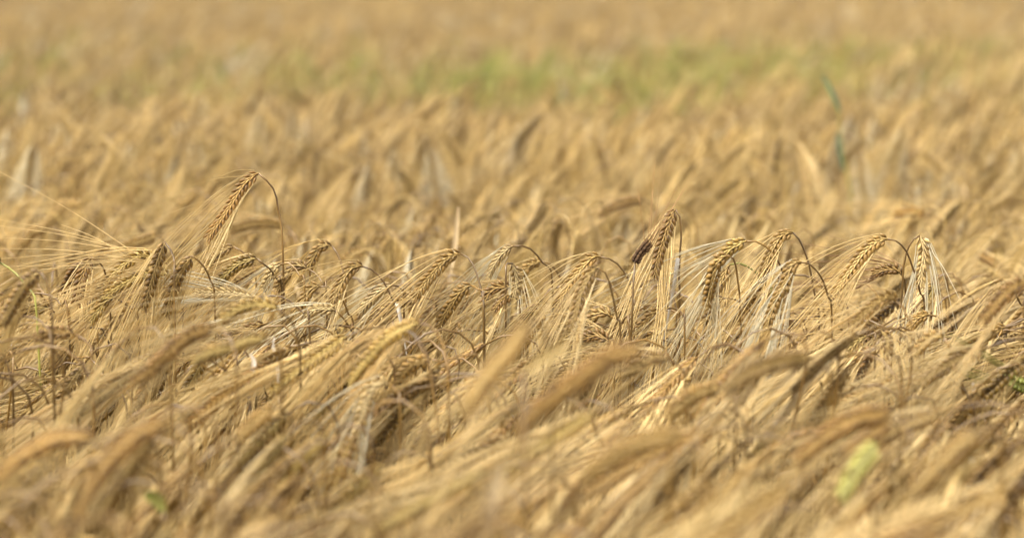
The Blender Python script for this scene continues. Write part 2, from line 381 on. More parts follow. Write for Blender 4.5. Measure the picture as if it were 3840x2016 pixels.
H('D', 2.38, [(180,524),(105,555),(45,640),(0,740),(-40,850)], [(198,535),(240,600),(272,680),(300,770),(322,880),(342,1000),(370,1180)], 'plump tan barley ear on a dark stem right of the yellow arches', 'plump tan ear', smat='stem_dark', wide=1.2, awn=.16)
H('C', 2.42, [(5,748),(28,800),(38,880),(25,980)], [(-20,738),(-40,770),(-45,900)], 'pale barley ear hanging with drooping limp bristles', 'limp pale ear', tone='pale', awn_pale=True)
H('C', 2.60, [(222,732),(150,748),(100,790),(62,845)], [(248,735),(310,788),(360,880),(380,1000)], 'faded barley ear above the limp pale ear', 'faded ear')
H('C', 2.9, [(245,308),(212,370),(165,450),(120,520)], [(275,308),(318,370),(335,480)], 'hazy barley ear in the blur left of the dark stub', 'hazy leaning ear')
H('C', 2.85, [(362,430),(330,470),(300,560),(285,640)], [(388,445),(412,560),(450,680),(460,800)], 'hazy thin barley hook right of the hazy leaning ear', 'hazy thin hook')
H('C', 2.9, [(960,290),(850,298),(735,340),(630,400)], [(1000,310),(1040,380),(1050,520)], 'blurred brown barley ear lying level above the dark stub', 'brown level rear ear', tone='brown')
H('C', 2.33, [(705,1310),(640,1270),(560,1275),(510,1300)], [(725,1330),(740,1400)], 'dark stubby barley ear low in the tangle', 'dark low stubby ear', tone='brown')
H('C', 2.45, [(1870,800),(1800,860),(1750,950),(1690,1080)], [(1895,800),(1930,860),(1945,960)], 'barley ear in the tangle left of the plump tan ear', 'tangled ear')
H('D', 2.38, [(868,572),(798,590),(705,668),(622,778),(545,885),(478,985)], [(892,570),(950,600),(1002,660),(1042,760),(1082,880),(1112,1000),(1132,1110)], 'finest golden barley ear, broad and sharp on a bowed dark stem', 'broad golden ear', smat='stem_dark', wide=1.3, awn=.17)
H('D', 2.40, [(1102,545),(1125,610),(1128,700),(1112,800),(1098,900)], [(1090,534),(1048,582),(1010,645),(985,750),(976,870),(970,1000),(960,1150)], 'cream barley ear drooping right from a kinked neck, long bristles curling away', 'cream drooping ear', tone='pale', awn_pale=True, awn=.14, curls=[[(1150,560),(1200,680),(1262,765),(1330,890),(1387,1005)],[(1150,590),(1208,820),(1240,1060),(1260,1200),(1272,1330)]])
H('D', 2.28, [(245,738),(188,762),(138,880),(80,985),(20,1130),(0,1210)], [(275,735),(342,790),(392,860),(432,980),(462,1160)], 'soft cream barley ear in front of the broad golden ear', 'soft cream ear', wide=1.2, awn_pale=True)
H('D', 2.40, [(195,832),(140,850),(90,920),(50,1000)], [(270,835),(350,870),(432,950),(512,1050),(585,1165)], 'barley ear on a bold black brown arch behind the soft cream ear', 'black arch ear', smat='stem_dark')
H('D', 2.42, [(968,830),(940,800),(880,790),(820,800),(755,822)], [(985,860),(995,900),(996,1000),(992,1130)], 'rusty brown barley ear lying level under the bowed dark stem', 'rusty level ear', tone='brown', awn=.12, awn_dark=True, wide=1.1)
H('D', 2.36, [(1170,1120),(1110,1135),(1058,1180),(1015,1250)], [(1190,1122),(1242,1142),(1290,1200),(1342,1300)], 'short plump barley ear low below the cream drooping ear', 'short plump ear')
H('D', 2.15, [(925,1020),(870,990),(780,1040),(690,1120),(600,1200)], [(942,1028),(990,1080),(1020,1180),(1042,1290)], 'pinkish blurred barley ear leading a long smear of bristles', 'pinkish smeared ear', awn=.2, spread=.5)
H('D', 2.0, [(1900,880),(1840,885),(1750,940),(1655,1040),(1560,1160)], [(1925,900),(1940,980),(1945,1100)], 'dark ribbed barley ear slanting at the right picture edge', 'ribbed right edge ear', tone='brown', wide=1.1)
H('D', 2.30, [(1720,886),(1680,905),(1640,980),(1610,1060)], [(1740,890),(1800,985),(1835,1060),(1860,1140)], 'soft barley ear left of the ribbed right edge ear', 'soft right ear')
H('D', 2.9, [(1140,388),(1060,380),(980,382),(915,392)], [(1180,398),(1250,435),(1310,475),(1350,600)], 'brown blurred barley ear lying level above the cream drooping ear', 'brown level blur', tone='brown')
H('D', 2.85, [(1500,670),(1570,710),(1630,745),(1670,770)], [(1470,660),(1430,700),(1410,850)], 'brown blurred barley ear pointing right near the right edge', 'right pointing blur', tone='brown')
H('D', 2.42, [(785,1180),(740,1165),(690,1180)], [(800,1190),(830,1250),(840,1330)], 'tiny open barley ear just right of the pinkish smear', 'tiny open ear', tone='brown')
H('D', 2.40, [(825,1270),(770,1235),(700,1240),(660,1270)], [(845,1290),(850,1380)], 'second brown open barley ear beneath the tiny open ear', 'lower open ear', tone='brown')
H('E', 1.85, [(1330,45),(1200,85),(1080,170),(950,290),(820,395)], [(1365,50),(1430,110),(1460,220),(1470,340)], 'thick diagonal barley ear, blurred and shaded at its tip', 'thick diagonal ear', tone='brown', wide=1.15)
H('E', 1.88, [(1660,122),(1570,118),(1440,165),(1300,205),(1200,260)], [(1690,130),(1735,200),(1745,330)], 'slim blurred barley ear resting across the thick diagonal ear', 'slim crossing ear', tone='olive')
H('E', 2.25, [(1540,330),(1450,395),(1370,480),(1310,600)], [(1570,320),(1620,350),(1650,450),(1660,560)], 'golden braided barley ear low beside two white leaf slivers', 'braided low ear', tone='olive', wide=1.1)
H('E', 2.35, [(2030,218),(1955,265),(1900,335),(1868,405)], [(2055,215),(2090,250),(2110,330)], 'pale braided barley ear right of the white leaf slivers', 'pale braided ear')
H('E', 1.5, [(590,745),(470,730),(330,755),(150,850),(0,990)], [(630,760),(690,850),(700,1000)], 'large dim barley blur arching at the lower left', 'large dim arch', tone='brown')
H('E', 1.45, [(1060,640),(900,690),(750,810),(610,980),(490,1230)], [(1100,650),(1170,740),(1200,900)], 'very large barley blur hanging across the lower left corner', 'very large hanging blur', tone='brown')
H('E', 1.7, [(1700,545),(1600,620),(1500,720)], [(1735,540),(1790,600),(1810,720)], 'short buff barley blur below the braided low ear', 'short buff blur')
H('F', 2.1, [(560,240),(460,265),(390,320),(340,390)], [(590,240),(650,300),(670,420)], 'ribbed barley ear just below the thick front ear', 'ribbed lower ear')
H('F', 2.0, [(290,395),(220,400),(160,500),(125,620),(100,710)], [(310,400),(350,460),(365,580)], 'yellowish barley ear hanging steeply left of the ribbed lower ear', 'yellowish steep ear', tone='pale')
H('F', 1.45, [(1170,10),(1060,180),(950,310),(850,440),(760,580)], [(1200,0),(1260,60),(1300,200),(1310,400)], 'tall buff barley blur crossing the middle of the picture', 'tall buff blur', tone='tan')
H('F', 1.42, [(1880,185),(1700,215),(1500,345),(1280,510),(1080,690)], [(1930,195),(2000,260),(2030,400),(2040,600)], 'darkest blurred barley ear cutting diagonally across the lower middle', 'darkest diagonal ear', tone='brown', wide=.9)
H('F', 1.95, [(2040,248),(1960,235),(1860,270),(1750,335)], [(2070,260),(2120,320),(2140,450)], 'blurred barley ear right above the darkest diagonal ear', 'ear above the darkest')
H('F', 1.35, [(2130,720),(1960,735),(1800,790),(1640,880),(1500,985)], [(2180,730),(2240,820),(2260,1000)], 'broad barley blur low right of the middle', 'broad low blur')
H('G', 1.6, [(800,245),(700,245),(560,275),(400,340),(260,450)], [(840,255),(900,330),(920,460)], 'long bowed barley blur right of the darkest diagonal ear', 'long bowed blur')
H('G', 1.7, [(240,420),(120,440),(0,510),(-80,590)], [(270,425),(320,500),(330,620)], 'blurred barley ear beneath the long bowed blur', 'ear beneath the bow')
H('G', 1.55, [(1300,585),(1140,600),(1000,650),(840,760),(710,880)], [(1350,600),(1400,700),(1410,850)], 'dark arched barley blur below the right half of the row', 'dark arched blur', tone='brown', wide=1.1)
H('G', 1.62, [(1290,620),(1200,690),(1100,770),(1000,840)], [(1320,625),(1350,720),(1355,850)], 'barley ear tucked under the dark arched blur', 'ear under the dark arch', tone='brown')
H('G', 2.33, [(1205,208),(1140,205),(1080,235),(1030,275)], [(1235,225),(1290,280),(1340,400),(1370,500)], 'crisp dark barley ear poking left out of the tangle', 'crisp poking ear', tone='brown', wide=1.2)
H('G', 1.42, [(1860,690),(1720,790),(1600,910),(1480,1030),(1390,1160)], [(1900,690),(1960,760),(1980,900)], 'huge straight barley blur slanting at the lower right', 'huge straight blur', tone='tan')
H('G', 1.5, [(1210,770),(1140,850),(1060,960),(990,1090)], [(1230,765),(1262,820),(1275,950)], 'yellow green barley ear out of focus at the lower right', 'yellow green ear', tone='yellow')
H('G', 2.2, [(2150,425),(2105,405),(2050,375),(2000,350)], [(2210,440),(2240,500),(2250,640)], 'bright green unripe barley ear at the right picture edge', 'bright green ear', tone='green', wide=1.5, awn=.07)
H('G', 2.15, [(2015,530),(1985,610),(1950,720),(1910,900)], [(2030,530),(2070,600),(2080,760)], 'long barley ear hanging steeply beneath the bright green ear', 'long steep ear')
H('G', 2.2, [(1790,655),(1740,635),(1670,645),(1610,680)], [(1820,670),(1840,740),(1845,850)], 'stubby golden barley ear beside the thick bare stem', 'stubby golden ear')
H('G', 1.5, [(1990,1060),(1940,1130),(1890,1230),(1850,1350)], [(2010,1055),(2060,1120),(2080,1250)], 'pale barley blur near the bottom right corner', 'pale corner blur', tone='pale')
H('G', 2.25, [(2060,1155),(2010,1170),(1965,1240),(1950,1310)], [(2080,1165),(2110,1220),(2120,1330)], 'olive barley ear in the shade at the bottom right corner', 'shaded corner ear', tone='olive')
H('G', 2.2, [(1230,760-700),(1265,110),(1275,180),(1262,230)], [(1215,50),(1200,100),(1195,200)], 'slim barley ear hanging straight beside the crisp poking ear', 'slim straight ear')
H('G', 2.1, [(1625,112),(1560,100),(1500,140),(1450,215)], [(1655,160),(1700,300),(1752,460),(1800,620),(1835,760),(1875,930),(1900,1110)], 'barley plant with a thick bare stem running down the right side', 'thick bare stem', thick=1.9)
H('O', 2.1, [(60,795),(20,800),(-20,812)], [(90,800),(120,830),(130,900)], 'blurred barley ear lying level against the left picture edge', 'level left edge ear')
H('O', 2.1, [(185,838),(130,835),(90,850)], [(200,845),(225,870),(232,930)], 'blurred dark barley hook under the slim level ear', 'blurred dark hook', tone='brown')

TONE = {'': ('grain', 'awn', 'stem'), 'brown': ('grain', 'awn', 'stem'), 'olive': ('grain', 'awn', 'stem'), 'tan': ('grain', 'awn', 'stem'),
        'pale': ('grain_pale', 'awn_pale', 'stem'), 'dark': ('grain_dark', 'awn_dark', 'stem'),
        'green': ('grain_green', 'awn_green', 'stem_green'), 'yellow': ('grain_yellow', 'awn', 'stem')}
M['leaf_yellow'] = mat('yellow_leaf', (.36, .24, .07), (.48, .33, .11), .5, .2)
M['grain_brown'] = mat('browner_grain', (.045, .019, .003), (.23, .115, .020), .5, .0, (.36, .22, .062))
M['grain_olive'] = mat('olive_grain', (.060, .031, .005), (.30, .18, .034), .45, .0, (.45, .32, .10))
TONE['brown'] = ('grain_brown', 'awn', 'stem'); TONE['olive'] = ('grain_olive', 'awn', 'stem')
def path3(pts, d0, d1=None):
    n = len(pts); d1 = d0 if d1 is None else d1
    return [at(x, y, d0 + (d1 - d0) * i / max(1, n - 1)) for i, (x, y) in enumerate(pts)]
hero_boxes = []
for hi, h in enumerate(HEROES):
    rng = random.Random(100 + hi); kw = h['kw']; d = h['d']
    if d < 1.8: d += .13; kw['wide'] = kw.get('wide', 1.0) * 1.35
    if d >= 2.7: d = 2.4 + (d - 2.4) * 1.7; kw['wide'] = kw.get('wide', 1.0) * 1.25
    gk, ak, sk = TONE[kw.get('tone', '')]
    if kw.get('awn_pale'): ak = 'awn_pale'
    if kw.get('awn_dark'): ak = 'awn_dark'
    sk = kw.get('smat', sk)
    tilt = rng.uniform(-.02, .025)
    ear = path3(h['ear'], d, d + tilt); st = path3(h['stem'], d, d + rng.uniform(-.03, .05))
    low = st[-1]; low2 = st[-2] if len(st) > 1 else ear[0]
    lean = Vector(((low.x - low2.x), 0, 0)); lean.x = max(-.06, min(.06, lean.x * 1.2))
    root = Vector((low.x + lean.x * 1.5, low.y + rng.uniform(-.03, .05), 0))
    sp = [root, Vector((root.x * .7 + low.x * .3, (root.y + low.y) / 2, low.z * .35)), Vector((low.x + lean.x * .5, low.y, low.z * .72))] + st[::-1] + [ear[0]]
    t = empty('barley_plant', root, h['label'], 'barley plant', 'ripe barley plants of the field')
    off = V3(root)
    loc = lambda pts: [V3(p) - off for p in pts]
    mb = MB(); path = spline(loc(sp), 84); stem_tube(mb, path, rng, thick=kw.get('thick', 1.0))
    so = link('stem', mb.mesh('stem', [sk]), t)
    epx = math.hypot(h['ear'][0][0] - h['ear'][-1][0], h['ear'][0][1] - h['ear'][-1][1])
    er = spline(loc(ear), 18)
    Lr = sum(np.linalg.norm(er[i+1] - er[i]) for i in range(17))
    rows = max(6, min(15, int(round(Lr / .0061))))
    mk, ma = MB(), MB()
    face = unit(V3(CAM_P) - V3(ear[0]) + V3((rng.uniform(-.9, .9), 0, rng.uniform(-.3, .6))))
    face = unit(V3(CAM_P) - V3(ear[0])); face = unit(face + V3((rng.uniform(-.5, .5), 0, rng.uniform(-.25, .5))))
    make_ear(mk, ma, er, face, rng, rows, kw.get('wide', 1.0) * 1.06, kw.get('awn', .14), kw.get('spread', 1.0), False, up=kw.get('up', 0.0), twin=.45 if d > 1.9 else 0, awn_r=.9, awn_frac=1.0 if d > 1.9 else .55)
    for (x0, y0, x1, y1) in kw.get('out', []):
        s = REG['O'][2]
        a, b = at(x0 / s, y0 / s, d), at(x1 / s, y1 / s, d - .02)
        m_ = (a + b) / 2 + Vector((0, 0, .003)); tube(ma, spline(loc([a, m_, b]), 9), [.0004 * (1 - .6 * k / 8) for k in range(9)], 3, (.8, 0), 0, False)
    for (x0, y0, x1, y1) in kw.get('out_a', []):
        a, b = at(x0 / 1.931, 600 + y0 / 1.931, d), at(x1 / 1.931, 600 + y1 / 1.931, d + .01)
        a = Vector(off + er[min(17, max(0, int(rng.uniform(1, 9))))]); m_ = (a + b) / 2 + Vector((0, 0, .004))
        tube(ma, spline(loc([a, m_, b]), 9), [.0004 * (1 - .5 * k / 8) for k in range(9)], 3, (.8, 0), 0, False)
    for c in kw.get('curls', []):
        pp = [at(2880 + x / 1.931, 600 + y / 1.931, d) for x, y in c]
        tube(ma, spline(loc([Vector(off + er[4])] + pp), 20), [.0007 * (1 - .7 * k / 19) for k in range(20)], 4, (.9, 0), 0, False)
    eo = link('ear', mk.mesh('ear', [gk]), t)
    link('awns', ma.mesh('awns', [ak]), eo)
    if kw.get('sheath'):
        x, y = kw['sheath']; x0, y0, s = REG['B' if h['short'].startswith('crisp dark') else 'C']
        p = at(x0 / 1 + x / s, y0 + y / s, d - .002)
        lb = MB(); a0 = V3(p) - off
        tube(lb, spline([a0, a0 + V3((-.004, 0, -.03)), a0 + V3((-.012, 0, -.075)), a0 + V3((-.02, 0, -.12))] if s and h['short'].startswith('tall') else [a0, a0 + V3((.006, 0, -.03)), a0 + V3((.012, 0, -.07))], 8), [.0022, .002, .0018, .0014, .001, .0008, .0006, .0003], 5, (.9, 0))
        lo_ = link('leaf', lb.mesh('leaf', ['leaf_white']), t)
    elif rng.random() < .5 and d > 2.2:
        lb = MB(); q = path[rng.choice([50, 54, 58])]
        make_leaf(lb, q, rng.uniform(0, 6.28), rng, rng.uniform(.05, .11), rng.uniform(.002, .005), rng.uniform(.2, 1.1), 1.3)
        link('leaf', lb.mesh('leaf', ['leaf']), t)
    xs = [p[0] for p in h['ear']]; ys = [p[1] for p in h['ear']]
    hero_boxes.append((sum(xs) / len(xs), sum(ys) / len(ys), d, h['short'], min(xs), max(xs), min(ys), max(ys)))

# the dark broken stub ear standing upright beside the tall narrow ear
def C_(x, y, d=2.34): return at(1920 + x / 1.931, 600 + y / 1.931, d)
rng = random.Random(7)
root = Vector((C_(868, 1130).x - .01, C_(868, 1130).y, 0)); off = V3(root)
t = empty('barley_plant', root, 'near black broken stub of a barley ear standing upright with brown bristles', 'barley plant', 'ripe barley plants of the field')
mb = MB(); stem_tube(mb, spline([V3(p) - off for p in [root, Vector((root.x, root.y, .4)), C_(870, 1130), C_(874, 960), C_(878, 840), C_(884, 762), C_(892, 742)]], 34), rng)
link('stem', mb.mesh('stem', ['stem']), t)
mk, ma = MB(), MB()
er = spline([V3(p) - off for p in [C_(892, 745), C_(915, 700), C_(948, 655), C_(985, 612)]], 12)
fc = unit(V3(CAM_P) - V3(C_(900, 700)))
for i in range(34):
    u = i / 34; p = er[int(u * 11)]; tg = unit(er[min(11, int(u * 11) + 1)] - er[max(0, int(u * 11) - 1)]); sd = cross(fc, tg); s = (-1, 1, 0)[i % 3]
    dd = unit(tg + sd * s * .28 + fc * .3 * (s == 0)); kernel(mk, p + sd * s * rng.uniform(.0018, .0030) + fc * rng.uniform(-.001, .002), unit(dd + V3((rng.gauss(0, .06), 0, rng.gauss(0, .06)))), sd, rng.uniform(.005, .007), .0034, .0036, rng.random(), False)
    if i > 14 and i % 2:
        d1 = unit(V3((rng.uniform(-.15, .75), rng.uniform(-.2, .2), 1.0)))
        b = p + dd * .009; tube(ma, [b + d1 * .1 * rng.uniform(.5, 1) * k / 6 + V3((0, 0, 0)) for k in range(7)], [.0004 * (1 - .13 * k) for k in range(7)], 3, (rng.random(), 0), 0, False)
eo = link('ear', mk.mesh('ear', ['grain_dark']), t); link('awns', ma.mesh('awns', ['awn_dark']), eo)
hero_boxes.append((2405, 950, 2.39, 'dark stub', 2370, 2430, 910, 990))

# ------------------------------------------------------------ plants that fill the stand
def variant(seed, lo, tall=.74, hang=False):
    """stem, arched neck and hanging ear grown as one bending line; leans towards -x"""
    r = random.Random(seed); lo_ = lo; hang = hang or lo
    bend = math.radians(r.choice([158, 146, 166, 138, 152, 130] if hang else [115, 125, 135, 145, 155, 110, 130, 140, 128]) + r.uniform(-8, 8))
    ear_bend = math.radians(r.uniform(4, 30)); th0 = math.radians(r.uniform(-12, 6)); neck = r.uniform(.05, .12)
    Ls, Le = tall + r.uniform(.0, .1), r.uniform(.075, .105)
    n = 90; p = V3((0, 0, 0)); pts = [p]; ths = []
    yv = r.uniform(-.15, .15)
    for i in range(n):
        s = (i + 1) / n * Ls
        k = max(0, (s - (Ls - neck)) / neck)
        th = th0 + (bend - th0) * (k * k * (3 - 2 * k)) * .98 + math.radians(5) * math.sin(s * 9 + seed)
        p = p + V3((-math.sin(th), yv * math.sin(th), math.cos(th))) * Ls / n; pts.append(p)
    ear = [p]
    for i in range(14):
        th = bend + ear_bend * i / 14
        p = p + V3((-math.sin(th), yv * math.sin(th), math.cos(th))) * Le / 14; ear.append(p)
    apex = max(q[2] for q in pts)
    keep = pts[:70:10] + pts[72::4] if lo else pts[:66:8] + pts[68::2]
    if not (keep[-1] == pts[-1]).all(): keep.append(pts[-1])
    fa = r.uniform(0, 6.28)
    face = unit(V3((math.sin(fa) * .5, -1, math.cos(fa) * .5))) if r.random() < .7 else unit(V3((0, -.3, 1)))
    return r, keep, ear, face, apex, Le
def parts(seed, tone):
    r, st, ear, face, apex, Le = variant(seed, False)
    ms = MB(); stem_tube(ms, st, r, n=5)
    mk, ma = MB(), MB(); make_ear(mk, ma, ear, face, r, max(9, int(Le / .0061)), r.uniform(.95, 1.2), r.uniform(.13, .18), r.uniform(.9, 1.5))
    gk, ak, sk = TONE[tone]
    out = {'stem': ms.mesh('stem', [sk]), 'ear': mk.mesh('ear', [gk]), 'awns': ma.mesh('awns', [ak])}
    if r.random() < .35:
        ml = MB(); q = st[-12]
        make_leaf(ml, q, r.uniform(0, 6.28), r, r.uniform(.05, .10), r.uniform(.002, .004), r.uniform(.2, 1.2), 1.2)
        out['leaf'] = ml.mesh('leaf', ['leaf'])
    mid = ear[7]
    return out, apex, mid
def whole(seed, keys, lo, leaf=True, awn_frac=1.0, awn_r=1.0, hang=False, twin=.5, spr=1.0):
    """the same plant as one mesh, for the mass nobody could count"""
    gk, ak, sk = keys[:3]; lk = keys[3] if len(keys) > 3 else 'leaf'
    r, st, ear, face, apex, Le = variant(seed, lo, hang=hang)
    m = MB(); g_n = 4 if lo else 5
    rad = [(.0018 - .0008 * i / (len(st) - 1)) for i in range(len(st))]
    tube(m, st, rad, g_n, (r.random(), 0), 2, False)
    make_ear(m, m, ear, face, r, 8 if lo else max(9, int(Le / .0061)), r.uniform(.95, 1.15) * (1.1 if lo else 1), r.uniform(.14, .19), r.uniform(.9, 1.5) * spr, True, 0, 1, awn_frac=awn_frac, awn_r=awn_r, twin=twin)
    if leaf:
        for k in range(r.choice([0, 0, 1])):
            q = st[int(len(st) * r.uniform(.35, .6))]
            make_leaf(m, q, r.uniform(0, 6.28), r, r.uniform(.07, .16), r.uniform(.0025, .006), r.uniform(.1, 1.3), 1.2, 3)
    o = bpy.data.objects.new('v%02d' % seed, m.mesh('v', [gk, ak, sk, lk]))
    return o, apex

APEX = {}
def coll(name, n, keysets, lo, **kw):
    c = bpy.data.collections.new(name); apx = []
    for i in range(n):
        o, a = whole(10 + i + (500 if lo else 0), keysets[i % len(keysets)], lo, **kw)
        o.name = '%s_%02d' % (name, i); c.objects.link(o); apx.append(a)
    APEX[name] = apx
    return c
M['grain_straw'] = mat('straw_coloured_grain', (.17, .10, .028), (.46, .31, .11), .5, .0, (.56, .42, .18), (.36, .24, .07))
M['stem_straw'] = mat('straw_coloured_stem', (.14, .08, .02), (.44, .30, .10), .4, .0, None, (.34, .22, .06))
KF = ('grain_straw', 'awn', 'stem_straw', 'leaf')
K0 = ('grain', 'awn', 'stem', 'leaf'); K1 = ('grain_brown', 'awn', 'stem', 'leaf'); K2 = ('grain_olive', 'awn', 'stem', 'leaf'); K3 = ('grain_pale', 'awn_pale', 'stem', 'leaf')
KG = ('grain_green', 'awn_green', 'stem_green', 'leaf_green'); KY = ('grain_olive', 'awn_green', 'stem_green', 'leaf_green')
c_near = coll('near_mass', 20, [K0, K1, K0, K2, K0], False, twin=.6)
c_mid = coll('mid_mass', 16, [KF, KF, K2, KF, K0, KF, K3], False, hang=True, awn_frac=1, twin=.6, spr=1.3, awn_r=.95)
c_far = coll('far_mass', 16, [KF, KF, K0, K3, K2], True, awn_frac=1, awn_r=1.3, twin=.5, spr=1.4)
c_green = coll('green_mass', 6, [KG, KY, KY], True, awn_frac=.9, awn_r=1.15, twin=0, spr=1.0)

def scatter(name, pts, c, label_kind='stuff'):
    """pts: (x, y, z, rz, tilt_x, scale, index)"""
    me = bpy.data.meshes.new(name); me.from_pydata([p[:3] for p in pts], [], [])
    a = me.attributes.new('rot', 'FLOAT_VECTOR', 'POINT'); a.data.foreach_set('vector', np.array([(p[4], 0, p[3]) for p in pts], dtype=np.float32).ravel())
    a = me.attributes.new('sc', 'FLOAT', 'POINT'); a.data.foreach_set('value', np.array([p[5] for p in pts], dtype=np.float32))
    a = me.attributes.new('idx', 'INT', 'POINT'); a.data.foreach_set('value', np.array([p[6] for p in pts], dtype=np.int32))
    o = link(name, me); o['kind'] = 'stuff'
    ng = bpy.data.node_groups.new(name, 'GeometryNodeTree')
    ng.interface.new_socket('Geometry', in_out='INPUT', socket_type='NodeSocketGeometry')
    ng.interface.new_socket('Geometry', in_out='OUTPUT', socket_type='NodeSocketGeometry')
    N, L = ng.nodes, ng.links
    gi, go_ = N.new('NodeGroupInput'), N.new('NodeGroupOutput')
    ci = N.new('GeometryNodeCollectionInfo'); ci.inputs['Collection'].default_value = c
    ci.inputs['Separate Children'].default_value = True; ci.inputs['Reset Children'].default_value = True
    ip = N.new('GeometryNodeInstanceOnPoints'); ip.inputs['Pick Instance'].default_value = True
    def na(nm, ty):
        q = N.new('GeometryNodeInputNamedAttribute'); q.data_type = ty; q.inputs['Name'].default_value = nm
        return q.outputs['Attribute']
    er_ = N.new('FunctionNodeEulerToRotation')
    L.new(na('rot', 'FLOAT_VECTOR'), er_.inputs[0]); L.new(er_.outputs[0], ip.inputs['Rotation'])
    L.new(na('sc', 'FLOAT'), ip.inputs['Scale']); L.new(na('idx', 'INT'), ip.inputs['Instance Index'])
    L.new(gi.outputs[0], ip.inputs['Points']); L.new(ci.outputs[0], ip.inputs['Instance']); L.new(ip.outputs[0], go_.inputs[0])
    md = o.modifiers.new('scatter', 'NODES'); md.node_group = ng
    return o

rng = random.Random(4242)
def lean_angle(spread, flip):
    a = rng.gauss(0, spread)
    if rng.random() < flip: a += math.pi
    return a
def gap(x, y):
    """a thin strip across the stand, beyond the sharp row, where plants are sparse and low"""
    c = 3.45 + .12 * math.sin(x * 2.1)
    return abs(y - c) < .6
def apex_height(x, y):
    z = .725 + rng.gauss(0, .035) + .012 * math.sin(x * 5 + y * 3)
    if rng.random() < .45: z -= rng.uniform(.03, .2)
    return z
near, far, green, indiv = [], [], [], []
DENS = 450
# near stand
y0, y1 = -.4, 6.0
cand = []
for _ in range(int(DENS * (y1 - y0) * 6.0)):
    y = rng.uniform(y0, y1); x = rng.uniform(-3.0, 3.0)
    if abs(x) > max(.9, .21 * y + 1.2): continue
    if gap(x, y) and rng.random() < .3: continue
    cand.append((x, y))
NV = 20
indiv_parts = [parts(900 + i, ['', 'brown', '', 'olive', '', 'brown'][i % 6]) for i in range(18)]
for (x, y) in cand:
    z = apex_height(x, y)
    if gap(x, y): z -= .045
    px, py, d = project((x, y, z))
    if d > 0 and -600 < px < 4400:
        lim = 0
        if 2.58 < d <= 2.9: lim = 1010
        elif 2.15 < d <= 2.58: lim = (1030 if rng.random() < .16 and d > 2.33 else 1185)
        elif 1.9 < d <= 2.15: lim = 1210
        elif 1.6 < d <= 1.9: lim = 1500
        elif 1.2 < d <= 1.6: lim = 1760
        elif 0 < d <= 1.2: lim = 2060
        if py < lim:
            if rng.random() < .3: continue
            z = CAM_Z - 0  # lower the plant until its crown stays under the row
            zz = at(px, lim + rng.uniform(0, 90 + 60 * (2.6 - d)), d).z
            z = zz
    if z < .3: continue
    a = lean_angle(.5, .02) if y < 2.9 else lean_angle(1.1, .25)
    if d < 2.2: a = max(-.7, min(.6, a))
    near.append([x, y, z, a, px, py, d])
# the plants that show largest stay single objects
vis = [p for p in near if 1.25 < p[6] < 2.62 and -20 < p[4] < 3900 and 950 < p[5] < 2080]
def keyf(p): return p[5] - 330 * (2.6 - p[6])
rng.shuffle(vis)
vis.sort(key=lambda p: (p[2] < .66, p[6]))
N_IND = 300 - len(HEROES) - 8
top = [p for p in vis if p[2] >= .66]
rng.shuffle(top)
ind = top[:N_IND] if len(top) >= N_IND else vis[:N_IND]
ids = set(id(p) for p in ind)
BASE_LEAN = 0.0
for p in near:
    if id(p) in ids: continue
    i = rng.randrange(NV); s = rng.uniform(.92, 1.08)
    near_pt = (p[0], p[1], p[2] - APEX['near_mass'][i] * s, p[3], rng.gauss(0, .05), s, i)
    p.append(near_pt)
near_pts = [p[-1] for p in near if id(p) not in ids and p[1] <= 2.75]
mid_pts = []
for p in near:
    if id(p) not in ids and p[1] > 2.75:
        for q in range(3):
            i = rng.randrange(16); s = rng.uniform(.7, .95)
            mid_pts.append((p[0] + rng.uniform(-.05, .05) * q, p[1] + q * rng.uniform(-.1, .1), p[2] - q * .02 - APEX['mid_mass'][i] * s + .01 * q, rng.gauss(0, .45) + (math.pi if rng.random() < .08 else 0), rng.gauss(0, .05), s, i))
ORD = ['nearest', 'second', 'third', 'fourth', 'fifth', 'sixth', 'seventh', 'eighth', 'ninth', 'tenth', 'eleventh', 'twelfth']
buckets = {}
for k, p in enumerate(ind):
    vi = rng.randrange(len(indiv_parts)); (pm, apex, mid) = indiv_parts[vi]; s = rng.uniform(.92, 1.08)
    rz = p[3]; R = Euler((0, 0, rz)).to_matrix()
    loc = Vector((p[0], p[1], p[2] - apex * s))
    e = project(loc + R @ Vector(mid * s))
    best = min(hero_boxes, key=lambda b: math.hypot(b[0] - e[0], b[1] - e[1]))
    dx, dy = e[0] - best[0], e[1] - best[1]
    side = ('right of' if dx > 0 else 'left of') if abs(dx) > abs(dy) else ('below' if dy > 0 else 'above')
    look = 'softly blurred' if e[2] < 2.1 else 'sharp'
    if e[2] < 1.75: look = 'heavily blurred'
    tone = ['golden', 'brown', 'golden', 'olive', 'golden', 'brown'][vi % 6]
    kind = 'leafy' if 'leaf' in pm else 'leafless'
    buckets.setdefault((best[3], side, look, tone, kind), []).append((math.hypot(dx, dy), k, vi, s, rz, loc))
for (short, side, look, tone, kind), mem in buckets.items():
    mem.sort(key=lambda q: q[0])
    for j, (_, k, vi, s, rz, loc) in enumerate(mem):
        o_ = '' if len(mem) == 1 else ('nearer ' if j == 0 else 'farther ') if len(mem) == 2 else ORD[min(j, 11)] + ' '
        lab = f'{o_}{look} {tone} {kind} barley plant {side} the {short}'
        t = empty('barley_plant', loc, lab, 'barley plant', 'ripe barley plants of the field')
        t.rotation_euler = (0, 0, rz); t.scale = (s, s, s)
        pm = indiv_parts[vi][0]
        link('stem', pm['stem'], t); eo = link('ear', pm['ear'], t); link('awns', pm['awns'], eo)
        if 'leaf' in pm: link('leaf', pm['leaf'], t)
scatter('barley_stand', near_pts, c_near)
scatter('barley_beyond_the_row', mid_pts, c_mid)

